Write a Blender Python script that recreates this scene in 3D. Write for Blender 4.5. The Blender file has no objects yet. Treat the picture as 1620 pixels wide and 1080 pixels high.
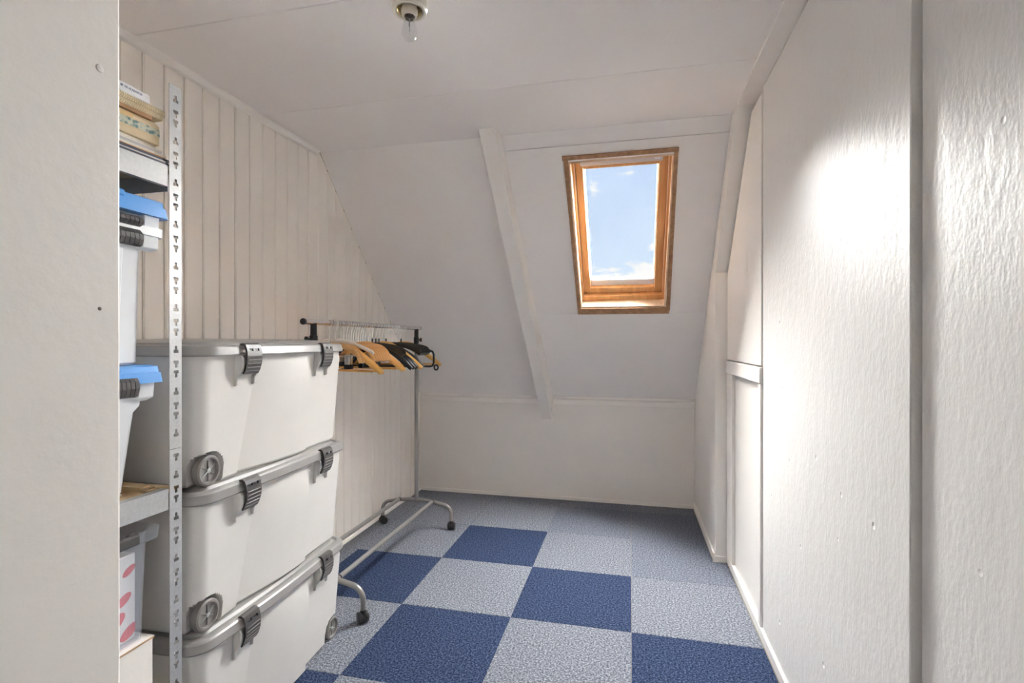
import bpy, bmesh, math, random
from math import sin, cos, pi, radians, sqrt
from mathutils import Vector, Matrix
random.seed(7)
S = bpy.context.scene
COL = S.collection

# ------------------------------------------------------------------ camera
cam_data = bpy.data.cameras.new('camera')
cam_data.sensor_width = 36.0
cam_data.lens = 809.354 / 1620 * 36.0
cam_data.clip_start = 0.02
cam = bpy.data.objects.new('camera', cam_data)
cam.location = (0, 0, 1.1734)
cam.rotation_euler = (pi / 2 - 0.0013, 0, 0.2269)
COL.objects.link(cam)
S.camera = cam

# ------------------------------------------------------------------ view, world, lights
S.view_settings.view_transform = 'Standard'
S.view_settings.look = 'None'
S.view_settings.gamma = 1.0
S.view_settings.use_curve_mapping = False
S.view_settings.exposure = 0.10
S.cycles.max_bounces = 12      # white rooms live on many diffuse bounces
S.cycles.diffuse_bounces = 10
S.cycles.sample_clamp_indirect = 0.0

W = bpy.data.worlds.new('sky')
S.world = W
W.use_nodes = True
wn, wl = W.node_tree.nodes, W.node_tree.links
wn.clear()
def wnode(t, **k):
    n = wn.new(t)
    for a, b in k.items():
        setattr(n, a, b)
    return n
w_out = wnode('ShaderNodeOutputWorld')
w_bg = wnode('ShaderNodeBackground')
w_bg.inputs['Strength'].default_value = 0.93
w_tc = wnode('ShaderNodeTexCoord')
w_sep = wnode('ShaderNodeSeparateXYZ')
wl.new(w_tc.outputs['Generated'], w_sep.inputs[0])
w_ramp = wnode('ShaderNodeValToRGB')
e = w_ramp.color_ramp.elements
e[0].position = 0.0; e[0].color = (0.72, 0.85, 0.97, 1)
e[1].position = 0.9; e[1].color = (0.30, 0.50, 0.90, 1)
m_ = e.new(0.32); m_.color = (0.555, 0.715, 0.955, 1)
wl.new(w_sep.outputs['Z'], w_ramp.inputs[0])
w_map = wnode('ShaderNodeMapping')
w_map.inputs['Scale'].default_value = (1, 1, 3.2)
w_map.inputs['Location'].default_value = (0.63, 0.2, 0.15)
wl.new(w_tc.outputs['Generated'], w_map.inputs[0])
w_noise = wnode('ShaderNodeTexNoise')
w_noise.inputs['Scale'].default_value = 11.0
w_noise.inputs['Detail'].default_value = 7
w_noise.inputs['Roughness'].default_value = 0.58
wl.new(w_map.outputs[0], w_noise.inputs['Vector'])
# cloud cover falls off with height: a bank low over the horizon, wisps above
w_band = wnode('ShaderNodeMapRange')
w_band.inputs['From Min'].default_value = 0.10
w_band.inputs['From Max'].default_value = 0.18
w_band.inputs['To Min'].default_value = 0.23
w_band.inputs['To Max'].default_value = -0.06
wl.new(w_sep.outputs['Z'], w_band.inputs['Value'])
w_add = wnode('ShaderNodeMath', operation='ADD')
wl.new(w_noise.outputs['Fac'], w_add.inputs[0])
wl.new(w_band.outputs[0], w_add.inputs[1])
for cdir, crad, camt in (((-0.067, 0.958, 0.279), 0.032, 0.34), ((0.045, 0.983, 0.178), 0.026, 0.25), ((0.35, 0.86, 0.37), 0.06, 0.25), ((-0.45, 0.83, 0.33), 0.07, 0.25)):
    w_d = wnode('ShaderNodeVectorMath', operation='DISTANCE')
    wl.new(w_tc.outputs['Generated'], w_d.inputs[0])
    w_d.inputs[1].default_value = cdir
    w_r = wnode('ShaderNodeMapRange')
    w_r.inputs['From Min'].default_value = 0.0
    w_r.inputs['From Max'].default_value = crad
    w_r.inputs['To Min'].default_value = camt
    w_r.inputs['To Max'].default_value = 0.0
    wl.new(w_d.outputs['Value'], w_r.inputs['Value'])
    w_a = wnode('ShaderNodeMath', operation='ADD')
    wl.new(w_add.outputs[0], w_a.inputs[0])
    wl.new(w_r.outputs[0], w_a.inputs[1])
    w_add = w_a
w_thr = wnode('ShaderNodeMapRange', interpolation_type='SMOOTHSTEP')
w_thr.inputs['From Min'].default_value = 0.56
w_thr.inputs['From Max'].default_value = 0.68
wl.new(w_add.outputs[0], w_thr.inputs['Value'])
w_mix = wnode('ShaderNodeMix', data_type='RGBA')
wl.new(w_thr.outputs[0], w_mix.inputs['Factor'])
wl.new(w_ramp.outputs['Color'], w_mix.inputs['A'])
w_mix.inputs['B'].default_value = (1.0, 0.99, 0.97, 1)
wl.new(w_mix.outputs['Result'], w_bg.inputs['Color'])
wl.new(w_bg.outputs[0], w_out.inputs[0])

# broad, hazy daylight that falls through the roof window
sun_d = bpy.data.lights.new('roof_window_daylight_offscreen', 'SUN')
sun_d.energy = 230.0
sun_d.angle = radians(112)
sun_d.color = (1.0, 0.98, 0.965)
sun = bpy.data.objects.new('roof_window_daylight_offscreen', sun_d)
sun.rotation_euler = Vector((-0.46, -0.58, -0.67)).to_track_quat('-Z', 'Y').to_euler()
sun.location = (0.5, 8, 6)
COL.objects.link(sun)
# ------------------------------------------------------------------ materials
MATS = {}
def mat(name, col, rough=0.5, metal=0.0, spec=0.5, bump=0.0, bscale=50.0, var=0.0, vscale=8.0, bdetail=3, build=None, coat=0.0):
    if name in MATS:
        return MATS[name]
    m = bpy.data.materials.new(name)
    m.use_nodes = True
    nt = m.node_tree
    b = nt.nodes['Principled BSDF']
    b.inputs['Base Color'].default_value = (*col, 1)
    b.inputs['Roughness'].default_value = rough
    b.inputs['Metallic'].default_value = metal
    b.inputs['Specular IOR Level'].default_value = spec
    if coat:
        b.inputs['Coat Weight'].default_value = coat
    tc = nt.nodes.new('ShaderNodeTexCoord')
    if var:
        n = nt.nodes.new('ShaderNodeTexNoise')
        n.inputs['Scale'].default_value = vscale
        n.inputs['Detail'].default_value = 4
        nt.links.new(tc.outputs['Object'], n.inputs['Vector'])
        r = nt.nodes.new('ShaderNodeValToRGB')
        r.color_ramp.elements[0].position = 0.3
        r.color_ramp.elements[1].position = 0.7
        r.color_ramp.elements[0].color = (*[max(0, c * (1 - var)) for c in col], 1)
        r.color_ramp.elements[1].color = (*[min(1, c * (1 + var)) for c in col], 1)
        nt.links.new(n.outputs['Fac'], r.inputs[0])
        nt.links.new(r.outputs[0], b.inputs['Base Color'])
    if bump:
        n2 = nt.nodes.new('ShaderNodeTexNoise')
        n2.inputs['Scale'].default_value = bscale
        n2.inputs['Detail'].default_value = bdetail
        nt.links.new(tc.outputs['Object'], n2.inputs['Vector'])
        bp = nt.nodes.new('ShaderNodeBump')
        bp.inputs['Strength'].default_value = 1.0
        bp.inputs['Distance'].default_value = bump
        nt.links.new(n2.outputs['Fac'], bp.inputs['Height'])
        nt.links.new(bp.outputs[0], b.inputs['Normal'])
    if build:
        build(nt, b, tc)
    MATS[name] = m
    return m

def wood_nodes(c1, c2, scale=(30, 2, 30)):
    def f(nt, b, tc):
        mp = nt.nodes.new('ShaderNodeMapping')
        mp.inputs['Scale'].default_value = scale
        nt.links.new(tc.outputs['Object'], mp.inputs[0])
        n = nt.nodes.new('ShaderNodeTexNoise')
        n.inputs['Scale'].default_value = 1.6
        n.inputs['Detail'].default_value = 5
        n.inputs['Distortion'].default_value = 0.6
        nt.links.new(mp.outputs[0], n.inputs['Vector'])
        r = nt.nodes.new('ShaderNodeValToRGB')
        r.color_ramp.elements[0].position = 0.32
        r.color_ramp.elements[1].position = 0.68
        r.color_ramp.elements[0].color = (*c1, 1)
        r.color_ramp.elements[1].color = (*c2, 1)
        nt.links.new(n.outputs['Fac'], r.inputs[0])
        nt.links.new(r.outputs[0], b.inputs['Base Color'])
    return f

def carpet_nodes(c1, c2, c3):
    def f(nt, b, tc):
        n = nt.nodes.new('ShaderNodeTexNoise')
        n.inputs['Scale'].default_value = 130
        n.inputs['Detail'].default_value = 3
        n.inputs['Roughness'].default_value = 0.95
        nt.links.new(tc.outputs['Object'], n.inputs['Vector'])
        r = nt.nodes.new('ShaderNodeValToRGB')
        r.color_ramp.elements[0].position = 0.38
        r.color_ramp.elements[1].position = 0.63
        r.color_ramp.elements[0].color = (*c1, 1)
        r.color_ramp.elements[1].color = (*c3, 1)
        mid = r.color_ramp.elements.new(0.5)
        mid.color = (*c2, 1)
        nt.links.new(n.outputs['Fac'], r.inputs[0])
        nt.links.new(r.outputs[0], b.inputs['Base Color'])
        bp = nt.nodes.new('ShaderNodeBump')
        bp.inputs['Distance'].default_value = 0.004
        bp.inputs['Strength'].default_value = 0.8
        nt.links.new(n.outputs['Fac'], bp.inputs['Height'])
        nt.links.new(bp.outputs[0], b.inputs['Normal'])
    return f

def gloss_paint(nt, b, tc):
    # orange-peel roller texture, shallow waves and a few filled dents
    hs = []
    for sc, wgt, det in ((95, 0.35, 2), (26, 0.6, 2), (5, 1.0, 1)):
        mp = nt.nodes.new('ShaderNodeMapping')
        mp.inputs['Scale'].default_value = (1, 1, 0.55)
        nt.links.new(tc.outputs['Object'], mp.inputs[0])
        n = nt.nodes.new('ShaderNodeTexNoise')
        n.inputs['Scale'].default_value = sc
        n.inputs['Detail'].default_value = det
        nt.links.new(mp.outputs[0], n.inputs['Vector'])
        mu = nt.nodes.new('ShaderNodeMath'); mu.operation = 'MULTIPLY'
        mu.inputs[1].default_value = wgt
        nt.links.new(n.outputs['Fac'], mu.inputs[0])
        hs.append(mu)
    v = nt.nodes.new('ShaderNodeTexVoronoi')
    v.inputs['Scale'].default_value = 9
    nt.links.new(tc.outputs['Object'], v.inputs['Vector'])
    mr = nt.nodes.new('ShaderNodeMapRange')
    mr.inputs['From Min'].default_value = 0.0
    mr.inputs['From Max'].default_value = 0.075
    mr.inputs['To Min'].default_value = -1.6
    mr.inputs['To Max'].default_value = 0.0
    nt.links.new(v.outputs['Distance'], mr.inputs['Value'])
    hs.append(mr)
    acc = hs[0]
    for h in hs[1:]:
        a = nt.nodes.new('ShaderNodeMath'); a.operation = 'ADD'
        nt.links.new(acc.outputs[0], a.inputs[0])
        nt.links.new(h.outputs[0], a.inputs[1])
        acc = a
    bp = nt.nodes.new('ShaderNodeBump')
    bp.inputs['Strength'].default_value = 1.0
    bp.inputs['Distance'].default_value = 0.0030
    nt.links.new(acc.outputs[0], bp.inputs['Height'])
    nt.links.new(bp.outputs[0], b.inputs['Normal'])

def ornament_nodes(nt, b, tc):
    v = nt.nodes.new('ShaderNodeTexVoronoi')
    v.inputs['Scale'].default_value = 95
    nt.links.new(tc.outputs['Object'], v.inputs['Vector'])
    r = nt.nodes.new('ShaderNodeValToRGB')
    r.color_ramp.elements[0].position = 0.25
    r.color_ramp.elements[1].position = 0.55
    r.color_ramp.elements[0].color = (0.10, 0.19, 0.19, 1)
    r.color_ramp.elements[1].color = (0.55, 0.56, 0.44, 1)
    nt.links.new(v.outputs['Distance'], r.inputs[0])
    nt.links.new(r.outputs[0], b.inputs['Base Color'])

WALL = mat('white_wall_paint', (0.91, 0.88, 0.835), 0.55, bump=0.0006, bscale=60, var=0.015, vscale=3)
PLANK = mat('cream_plank_paint', (0.935, 0.89, 0.825), 0.42, bump=0.0004, bscale=45, var=0.02, vscale=4)
CEIL = mat('ceiling_paint', (0.935, 0.90, 0.875), 0.6, bump=0.0005, bscale=70, var=0.012, vscale=2)
SLOPE = mat('slope_paint', (0.93, 0.90, 0.875), 0.6, bump=0.0008, bscale=25, var=0.015, vscale=2.5)
TRIM = mat('trim_paint', (0.925, 0.895, 0.85), 0.4, bump=0.0003, bscale=60)
RAWEDGE = mat('base_raw_edge', (0.62, 0.52, 0.38), 0.7)
GLOSS = mat('gloss_roller_paint', (0.85, 0.835, 0.81), 0.40, spec=0.20, build=gloss_paint)
RAWWOOD = mat('raw_backing_wood', (0.50, 0.38, 0.25), 0.85, var=0.1, vscale=12)
CARPET_D = mat('carpet_dark_blue', (0.1, 0.14, 0.25), 0.95, spec=0.1, build=carpet_nodes((0.006, 0.011, 0.036), (0.024, 0.040, 0.092), (0.12, 0.155, 0.25)))
CARPET_L = mat('carpet_pale_grey_blue', (0.4, 0.4, 0.45), 0.95, spec=0.1, build=carpet_nodes((0.045, 0.053, 0.078), (0.178, 0.192, 0.228), (0.44, 0.455, 0.49)))
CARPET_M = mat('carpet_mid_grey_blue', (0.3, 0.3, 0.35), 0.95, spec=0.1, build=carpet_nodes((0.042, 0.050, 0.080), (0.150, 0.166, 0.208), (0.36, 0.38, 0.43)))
PINE = mat('orange_pine', (0.6, 0.3, 0.1), 0.35, build=wood_nodes((0.56, 0.27, 0.085), (0.70, 0.38, 0.15), (30, 2, 30)))
CASING = mat('brown_casing_wood', (0.4, 0.22, 0.11), 0.6, build=wood_nodes((0.33, 0.175, 0.085), (0.50, 0.30, 0.16), (25, 25, 25)))
LINING = mat('pale_lining_wood', (0.8, 0.7, 0.55), 0.6, build=wood_nodes((0.66, 0.46, 0.29), (0.80, 0.66, 0.50), (7, 14, 14)))
WHITEMETAL = mat('white_metal', (0.82, 0.80, 0.78), 0.35)
GREYMETAL = mat('grey_vent_metal', (0.66, 0.60, 0.58), 0.4)
GALV = mat('galvanised_steel', (0.50, 0.51, 0.515), 0.42, metal=0.55, var=0.06, vscale=120)
GALVD = mat('galvanised_steel_dull', (0.30, 0.31, 0.32), 0.5, metal=0.6)
CHIP = mat('chipboard', (0.52, 0.38, 0.22), 0.85, var=0.12, vscale=60)
BOXBODY = mat('milky_plastic', (0.71, 0.69, 0.66), 0.30, spec=0.45, var=0.03, vscale=5)
BOXLID = mat('silver_grey_plastic', (0.31, 0.30, 0.288), 0.30, spec=0.5)
LATCH = mat('charcoal_plastic', (0.075, 0.07, 0.068), 0.38)
WHEEL = mat('grey_wheel_plastic', (0.235, 0.22, 0.21), 0.5)
TYRE = mat('dark_tyre_plastic', (0.06, 0.055, 0.055), 0.55)
BLACK = mat('black_plastic', (0.014, 0.014, 0.015), 0.28)
CHROME = mat('chrome', (0.78, 0.77, 0.76), 0.16, metal=1.0)
SILVER = mat('silver_lacquer', (0.31, 0.30, 0.285), 0.33, metal=0.45)
HWOOD = mat('honey_hanger_wood', (0.74, 0.40, 0.12), 0.32, build=wood_nodes((0.80, 0.43, 0.10), (0.90, 0.56, 0.19), (12, 30, 30)))
HWOOD2 = mat('pale_hanger_wood', (0.66, 0.40, 0.2), 0.35, build=wood_nodes((0.70, 0.38, 0.14), (0.82, 0.51, 0.23), (12, 30, 30)))
WHITEPL = mat('white_plastic', (0.82, 0.80, 0.76), 0.3)
BLUE = mat('sky_blue_plastic', (0.085, 0.32, 0.74), 0.32)
BINWHITE = mat('white_bin_plastic', (0.76, 0.78, 0.80), 0.33)
CARTON = mat('white_cardboard', (0.80, 0.77, 0.73), 0.8, bump=0.0003, bscale=90)
CARTONRAW = mat('raw_cardboard', (0.42, 0.27, 0.15), 0.9)
RED = mat('red_dot_print', (0.72, 0.10, 0.12), 0.6)
PAPER = mat('page_paper', (0.74, 0.70, 0.62), 0.8, var=0.1, vscale=200)
CREAMPAPER = mat('cream_paper', (0.70, 0.60, 0.42), 0.8, var=0.08, vscale=80)
TANBOX = mat('tan_book_cover', (0.66, 0.53, 0.33), 0.6, var=0.1, vscale=20)
ORNAMENT = mat('green_ornament_print', (0.3, 0.36, 0.33), 0.6, build=ornament_nodes)
BROWNC = mat('brown_cover', (0.40, 0.22, 0.10), 0.6)
WHITEC = mat('white_book_cover', (0.78, 0.80, 0.82), 0.35)
GREENC = mat('green_cover', (0.22, 0.29, 0.10), 0.5)
GREYC = mat('grey_cover', (0.50, 0.48, 0.47), 0.5)
NAVYC = mat('navy_cover', (0.03, 0.035, 0.06), 0.4)
ORANGEC = mat('orange_cover', (0.55, 0.25, 0.06), 0.5)
INK = mat('grey_ink', (0.16, 0.20, 0.27), 0.6)
PORCELAIN = mat('ivory_porcelain', (0.74, 0.70, 0.60), 0.3)
BRASS = mat('dull_brass', (0.48, 0.36, 0.17), 0.4, metal=0.7)
DARKB = mat('dark_brown_contact', (0.04, 0.028, 0.018), 0.5)

def transp(name, tint, gloss=0.12, rough=0.08, diff=0.0, dcol=(0.8, 0.85, 0.95)):
    m = bpy.data.materials.new(name); m.use_nodes = True
    nt = m.node_tree; nt.nodes.clear()
    o = nt.nodes.new('ShaderNodeOutputMaterial')
    t = nt.nodes.new('ShaderNodeBsdfTransparent'); t.inputs[0].default_value = (*tint, 1)
    g = nt.nodes.new('ShaderNodeBsdfGlossy'); g.inputs['Roughness'].default_value = rough
    g.inputs[0].default_value = (1, 1, 1, 1)
    ly = nt.nodes.new('ShaderNodeLayerWeight'); ly.inputs['Blend'].default_value = 0.5
    pw = nt.nodes.new('ShaderNodeMath'); pw.operation = 'POWER'; pw.inputs[1].default_value = 3.5
    nt.links.new(ly.outputs['Facing'], pw.inputs[0])
    lw = nt.nodes.new('ShaderNodeMath'); lw.operation = 'MULTIPLY_ADD'
    lw.inputs[1].default_value = 4.0 * gloss; lw.inputs[2].default_value = 0.3 * gloss
    nt.links.new(pw.outputs[0], lw.inputs[0])
    mx = nt.nodes.new('ShaderNodeMixShader')
    nt.links.new(lw.outputs[0], mx.inputs[0])
    nt.links.new(t.outputs[0], mx.inputs[1]); nt.links.new(g.outputs[0], mx.inputs[2])
    last = mx
    if diff:
        d = nt.nodes.new('ShaderNodeBsdfDiffuse'); d.inputs[0].default_value = (*dcol, 1)
        m2 = nt.nodes.new('ShaderNodeMixShader'); m2.inputs[0].default_value = diff
        nt.links.new(mx.outputs[0], m2.inputs[1]); nt.links.new(d.outputs[0], m2.inputs[2])
        last = m2
    nt.links.new(last.outputs[0], o.inputs[0])
    return m
GLASS = transp('window_glass', (0.97, 0.98, 0.98), 0.10, 0.02)
BULBGLASS = transp('bulb_glass', (0.95, 0.95, 0.95), 0.20, 0.03)
CLEARPL = transp('clear_plastic', (0.97, 0.98, 1.0), 0.05, 0.15, 0.10, (0.86, 0.91, 1.0))

# ------------------------------------------------------------------ mesh helpers
class MB:
    def __init__(s):
        s.v = []; s.f = []
    def add(s, vs, fs):
        o = len(s.v)
        s.v += [tuple(p) for p in vs]
        s.f += [tuple(i + o for i in f) for f in fs]
        return s
    def box(s, x0, x1, y0, y1, z0, z1):
        return s.add([(x0, y0, z0), (x1, y0, z0), (x1, y1, z0), (x0, y1, z0), (x0, y0, z1), (x1, y0, z1), (x1, y1, z1), (x0, y1, z1)],
                     [(0, 3, 2, 1), (4, 5, 6, 7), (0, 1, 5, 4), (1, 2, 6, 5), (2, 3, 7, 6), (3, 0, 4, 7)])
    def hexa(s, p):      # eight corners, order as box
        return s.add(p, [(0, 3, 2, 1), (4, 5, 6, 7), (0, 1, 5, 4), (1, 2, 6, 5), (2, 3, 7, 6), (3, 0, 4, 7)])
    def loft(s, rings, cap0=True, cap1=True, closed=True):
        n = len(rings[0]); vs = [p for r in rings for p in r]; fs = []
        for k in range(len(rings) - 1):
            for i in range(n if closed else n - 1):
                j = (i + 1) % n
                fs.append((k * n + i, k * n + j, (k + 1) * n + j, (k + 1) * n + i))
        if cap0: fs.append(tuple(reversed(range(n))))
        if cap1: fs.append(tuple(range((len(rings) - 1) * n, len(rings) * n)))
        return s.add(vs, fs)
    def lathe(s, prof, seg=24, c=(0, 0, 0), axis='z', cap0=True, cap1=True):
        rings = []
        for r, h in prof:
            ring = []
            for i in range(seg):
                a = 2 * pi * i / seg
                x, y = r * cos(a), r * sin(a)
                if axis == 'z': p = (c[0] + x, c[1] + y, c[2] + h)
                elif axis == 'x': p = (c[0] + h, c[1] + x, c[2] + y)
                else: p = (c[0] + y, c[1] + h, c[2] + x)
                ring.append(p)
            rings.append(ring)
        return s.loft(rings, cap0, cap1)
    def sweep(s, pts, rx, ry=None, seg=8, up=(0, 1, 0), closed=False):
        # elliptical section: ry along 'up', rx across
        pts = [Vector(p) for p in pts]; n = len(pts)
        up = Vector(up)
        rings = []
        for i, p in enumerate(pts):
            if closed: t = pts[(i + 1) % n] - pts[i - 1]
            else: t = pts[min(i + 1, n - 1)] - pts[max(i - 1, 0)]
            t.normalize()
            u = up - t * up.dot(t)
            if u.length < 1e-4: u = Vector((1, 0, 0)) - t * t.x
            u.normalize()
            w = t.cross(u)
            a = rx[i] if isinstance(rx, (list, tuple)) else rx
            b_ = a if ry is None else (ry[i] if isinstance(ry, (list, tuple)) else ry)
            rings.append([tuple(p + w * (a * cos(2 * pi * k / seg)) + u * (b_ * sin(2 * pi * k / seg))) for k in range(seg)])
        if closed:
            rings.append(rings[0])
            return s.loft(rings, False, False)
        return s.loft(rings)
    def prism(s, poly, axis, a, b):
        # poly in the two other axes (x:(y,z) y:(x,z) z:(x,y))
        def P(q, h):
            return (h, q[0], q[1]) if axis == 'x' else ((q[0], h, q[1]) if axis == 'y' else (q[0], q[1], h))
        n = len(poly)
        vs = [P(q, a) for q in poly] + [P(q, b) for q in poly]
        fs = [tuple(range(n)), tuple(reversed(range(n, 2 * n)))]
        for i in range(n):
            j = (i + 1) % n
            fs.append((j, i, n + i, n + j))
        return s.add(vs, fs)
    def build(s, name, m, parent=None, smooth=False, bevel=0.0, seg=1, angle=35):
        me = bpy.data.meshes.new(name)
        me.from_pydata(s.v, [], s.f)
        bm = bmesh.new(); bm.from_mesh(me)
        bmesh.ops.remove_doubles(bm, verts=bm.verts, dist=1e-6)
        bmesh.ops.recalc_face_normals(bm, faces=bm.faces)
        bm.to_mesh(me); bm.free()
        if smooth:
            for p in me.polygons: p.use_smooth = True
            me.set_sharp_from_angle(angle=radians(angle))
        me.materials.append(m)
        o = bpy.data.objects.new(name, me)
        COL.objects.link(o)
        if parent: o.parent = parent
        if bevel:
            md = o.modifiers.new('bevel', 'BEVEL')
            md.width = bevel; md.segments = seg; md.limit_method = 'ANGLE'
            md.angle_limit = radians(40)
        return o

def tag(o, label=None, cat=None, group=None, kind=None):
    if label: o['label'] = label
    if cat: o['category'] = cat
    if group: o['group'] = group
    if kind: o['kind'] = kind
    return o
def thing(name, label, cat, loc=(0, 0, 0), rz=0.0, group=None, kind=None):
    o = bpy.data.objects.new(name, None)
    o.empty_display_size = 0.05
    o.location = loc; o.rotation_euler = (0, 0, rz)
    COL.objects.link(o)
    return tag(o, label, cat, group, kind)
def copy_tree(o, parent=None):
    c = o.copy(); COL.objects.link(c)
    c.parent = parent
    for ch in o.children: copy_tree(ch, c)
    return c
def bez(pts, n=6):
    # Catmull-Rom through points
    P = [Vector(p) for p in pts]; out = []
    for i in range(len(P) - 1):
        p0 = P[max(i - 1, 0)]; p1 = P[i]; p2 = P[i + 1]; p3 = P[min(i + 2, len(P) - 1)]
        for k in range(n):
            t = k / n
            out.append(0.5 * ((2 * p1) + (p2 - p0) * t + (2 * p0 - 5 * p1 + 4 * p2 - p3) * t * t + (3 * p1 - p0 - 3 * p2 + p3) * t ** 3))
    out.append(P[-1])
    return out

# ------------------------------------------------------------------ room measures (metres)
XL, XR, ZC = -1.6156, 0.521, 2.18
XB = XR + 0.022                  # backing behind the sheets of the right wall
YB, YS, ZK = 3.772, 2.4345, 0.764
YF = -3.22                       # wall behind the camera
SL = 1.0587                      # slope dz/dy of the pitched ceiling
SU = Vector((0, -0.6867, 0.7270)) # up the slope
SN = Vector((0, -0.7270, -0.6867))# into the room
SO = Vector((0, YS, ZC))
def slope_z(y, d=0.0):
    return ZC - (y - YS) * SL - d * 1.4563
SLOPE_M = Matrix(((1, 0, 0, SO.x), (0, SU.y, SN.y, SO.y), (0, SU.z, SN.z, SO.z), (0, 0, 0, 1)))

# ------------------------------------------------------------------ floor
floor = MB().box(XL - 0.1, XR + 0.1, YF - 0.1, YB + 0.1, -0.12, -0.0075).build('floor', RAWWOOD)
tag(floor, 'carpet-tiled attic floor', 'floor', kind='structure')
TX, TY = -1.4947, 1.6158
dark = {(0, 1), (2, 1), (1, 2), (1, 0), (3, 0), (0, -1), (2, -1), (1, -2), (3, -2), (0, -3), (2, -3)}
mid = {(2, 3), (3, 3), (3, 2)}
tile_cache = {}
for i in range(-1, 5):
    for j in range(-10, 5):
        x0 = max(XL, TX + 0.5 * i); x1 = min(XR, TX + 0.5 * (i + 1))
        y0 = max(YF, TY + 0.5 * j); y1 = min(YB, TY + 0.5 * (j + 1))
        if x1 - x0 < 0.02 or y1 - y0 < 0.02: continue
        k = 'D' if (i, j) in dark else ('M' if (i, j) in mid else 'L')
        key = (round(x1 - x0, 3), round(y1 - y0, 3), k)
        g = 0.0004
        if key not in tile_cache:
            a, b = (x1 - x0) / 2 - g, (y1 - y0) / 2 - g
            t = 0.0025
            mb = MB().loft([[(-a, -b, -0.007), (a, -b, -0.007), (a, b, -0.007), (-a, b, -0.007)],
                            [(-a, -b, -0.0012), (a, -b, -0.0012), (a, b, -0.0012), (-a, b, -0.0012)],
                            [(-a + t, -b + t, 0), (a - t, -b + t, 0), (a - t, b - t, 0), (-a + t, b - t, 0)]])
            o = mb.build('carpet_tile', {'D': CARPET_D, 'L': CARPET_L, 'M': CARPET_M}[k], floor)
            tile_cache[key] = o
        else:
            o = tile_cache[key].copy(); COL.objects.link(o)
        o.location = ((x0 + x1) / 2, (y0 + y1) / 2, 0)

# ------------------------------------------------------------------ left wall of vertical planks
wl_ = MB().prism([(0.513, -0.1), (YB + 0.1, -0.1), (YB + 0.1, slope_z(YB + 0.1) + 0.05), (YS, ZC + 0.05), (0.513, ZC + 0.05)], 'x', XL - 0.1, XL - 0.011).build('wall_left', RAWWOOD)
tag(wl_, 'cream painted wall of narrow vertical planks', 'wall', kind='structure')
pitch = 0.0837
y = 1.416 - 11 * pitch
while y < YB:
    y0, y1 = max(y, 0.513), min(y + pitch, YB)
    if y1 - y0 > 0.01:
        g = 0.0021; c = 0.0045
        a, b = y0 + g, y1 - g
        def top(q): return min(ZC, slope_z(q)) - 0.001
        d = random.uniform(-0.0008, 0.0008)
        xb, xf = XL - 0.011, XL + d
        ring = lambda z_of: [(xb, a, z_of(a)), (xb, b, z_of(b)), (xf - 0.004, b, z_of(b)), (xf, b - c, z_of(b - c)), (xf, a + c, z_of(a + c)), (xf - 0.004, a, z_of(a))]
        MB().loft([ring(lambda q: 0.0), ring(top)]).build('plank', PLANK, wl_)
    y += pitch
# cornice strip where planks meet the ceiling
t = MB().prism([(XL + 0.001, ZC), (XL + 0.024, ZC), (XL + 0.022, ZC - 0.008), (XL + 0.012, ZC - 0.022), (XL + 0.001, ZC - 0.028)], 'y', 0.515, YS - 0.03).build('trim_1', TRIM)
tag(t, 'thin painted cornice strip above the plank wall', 'trim', kind='structure')
# scotia along the foot of the plank wall
t = MB().box(XL + 0.001, XL + 0.014, 0.52, YB - 0.001, 0.0005, 0.022).build('baseboard_left', TRIM, bevel=0.003)
tag(t, 'low painted skirting strip along the plank wall', 'baseboard', kind='structure')

# ------------------------------------------------------------------ ceiling of boards
ceil = MB().box(XL - 0.1, XR + 0.1, YF - 0.1, YS + 0.06, ZC + 0.012, ZC + 0.12).build('ceiling', RAWWOOD)
tag(ceil, 'flat white board ceiling with fine seams', 'ceiling', kind='structure')
seams = [YF, -2.90, -2.29, -1.68, -1.07, -0.46, 0.15, 0.755, 1.366, 1.975, YS + 0.004]
for a, b in zip(seams[:-1], seams[1:]):
    MB().box(XL, XR, a + 0.0012, b - 0.0012, ZC, ZC + 0.012).build('ceiling_panel', CEIL, ceil, bevel=0.002)

# ------------------------------------------------------------------ pitched ceiling with roof window opening
OX0, OX1, OS0, OS1 = -0.300, 0.212, 0.160, 1.104      # opening
SB = 1.9477                                            # slope length to the knee wall
def ring_boxes(mb, x0, x1, s0, s1, ox0, ox1, os0, os1, n0, n1):
    mb.box(x0, ox0, -s1, -s0, n0, n1)
    mb.box(ox1, x1, -s1, -s0, n0, n1)
    mb.box(ox0, ox1, -os0, -s0, n0, n1)
    mb.box(ox0, ox1, -s1, -os1, n0, n1)
    return mb
sl = ring_boxes(MB(), XL - 0.1, XR + 0.1, -0.05, 2.1, OX0 - 0.012, OX1 + 0.012, OS0 - 0.012, OS1 + 0.012, -0.16, -0.006).build('ceiling_slope', RAWWOOD)
sl.matrix_world = SLOPE_M
tag(sl, 'pitched attic ceiling around the roof window', 'ceiling', kind='structure')
SX = -0.62
MB().box(XL, SX - 0.001, -SB, -0.001, -0.006, 0).build('slope_panel', SLOPE, sl)
MB().box(SX + 0.001, XR, -0.078, -0.001, -0.006, 0).build('slope_panel', SLOPE, sl, bevel=0.001)
ring_boxes(MB(), SX + 0.001, XR, 0.080, 1.148, OX0, OX1, OS0, OS1, -0.006, 0).build('slope_panel', SLOPE, sl)
MB().box(SX + 0.001, XR, -SB, -1.150, -0.006, 0).build('slope_panel', SLOPE, sl, bevel=0.001)

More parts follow.
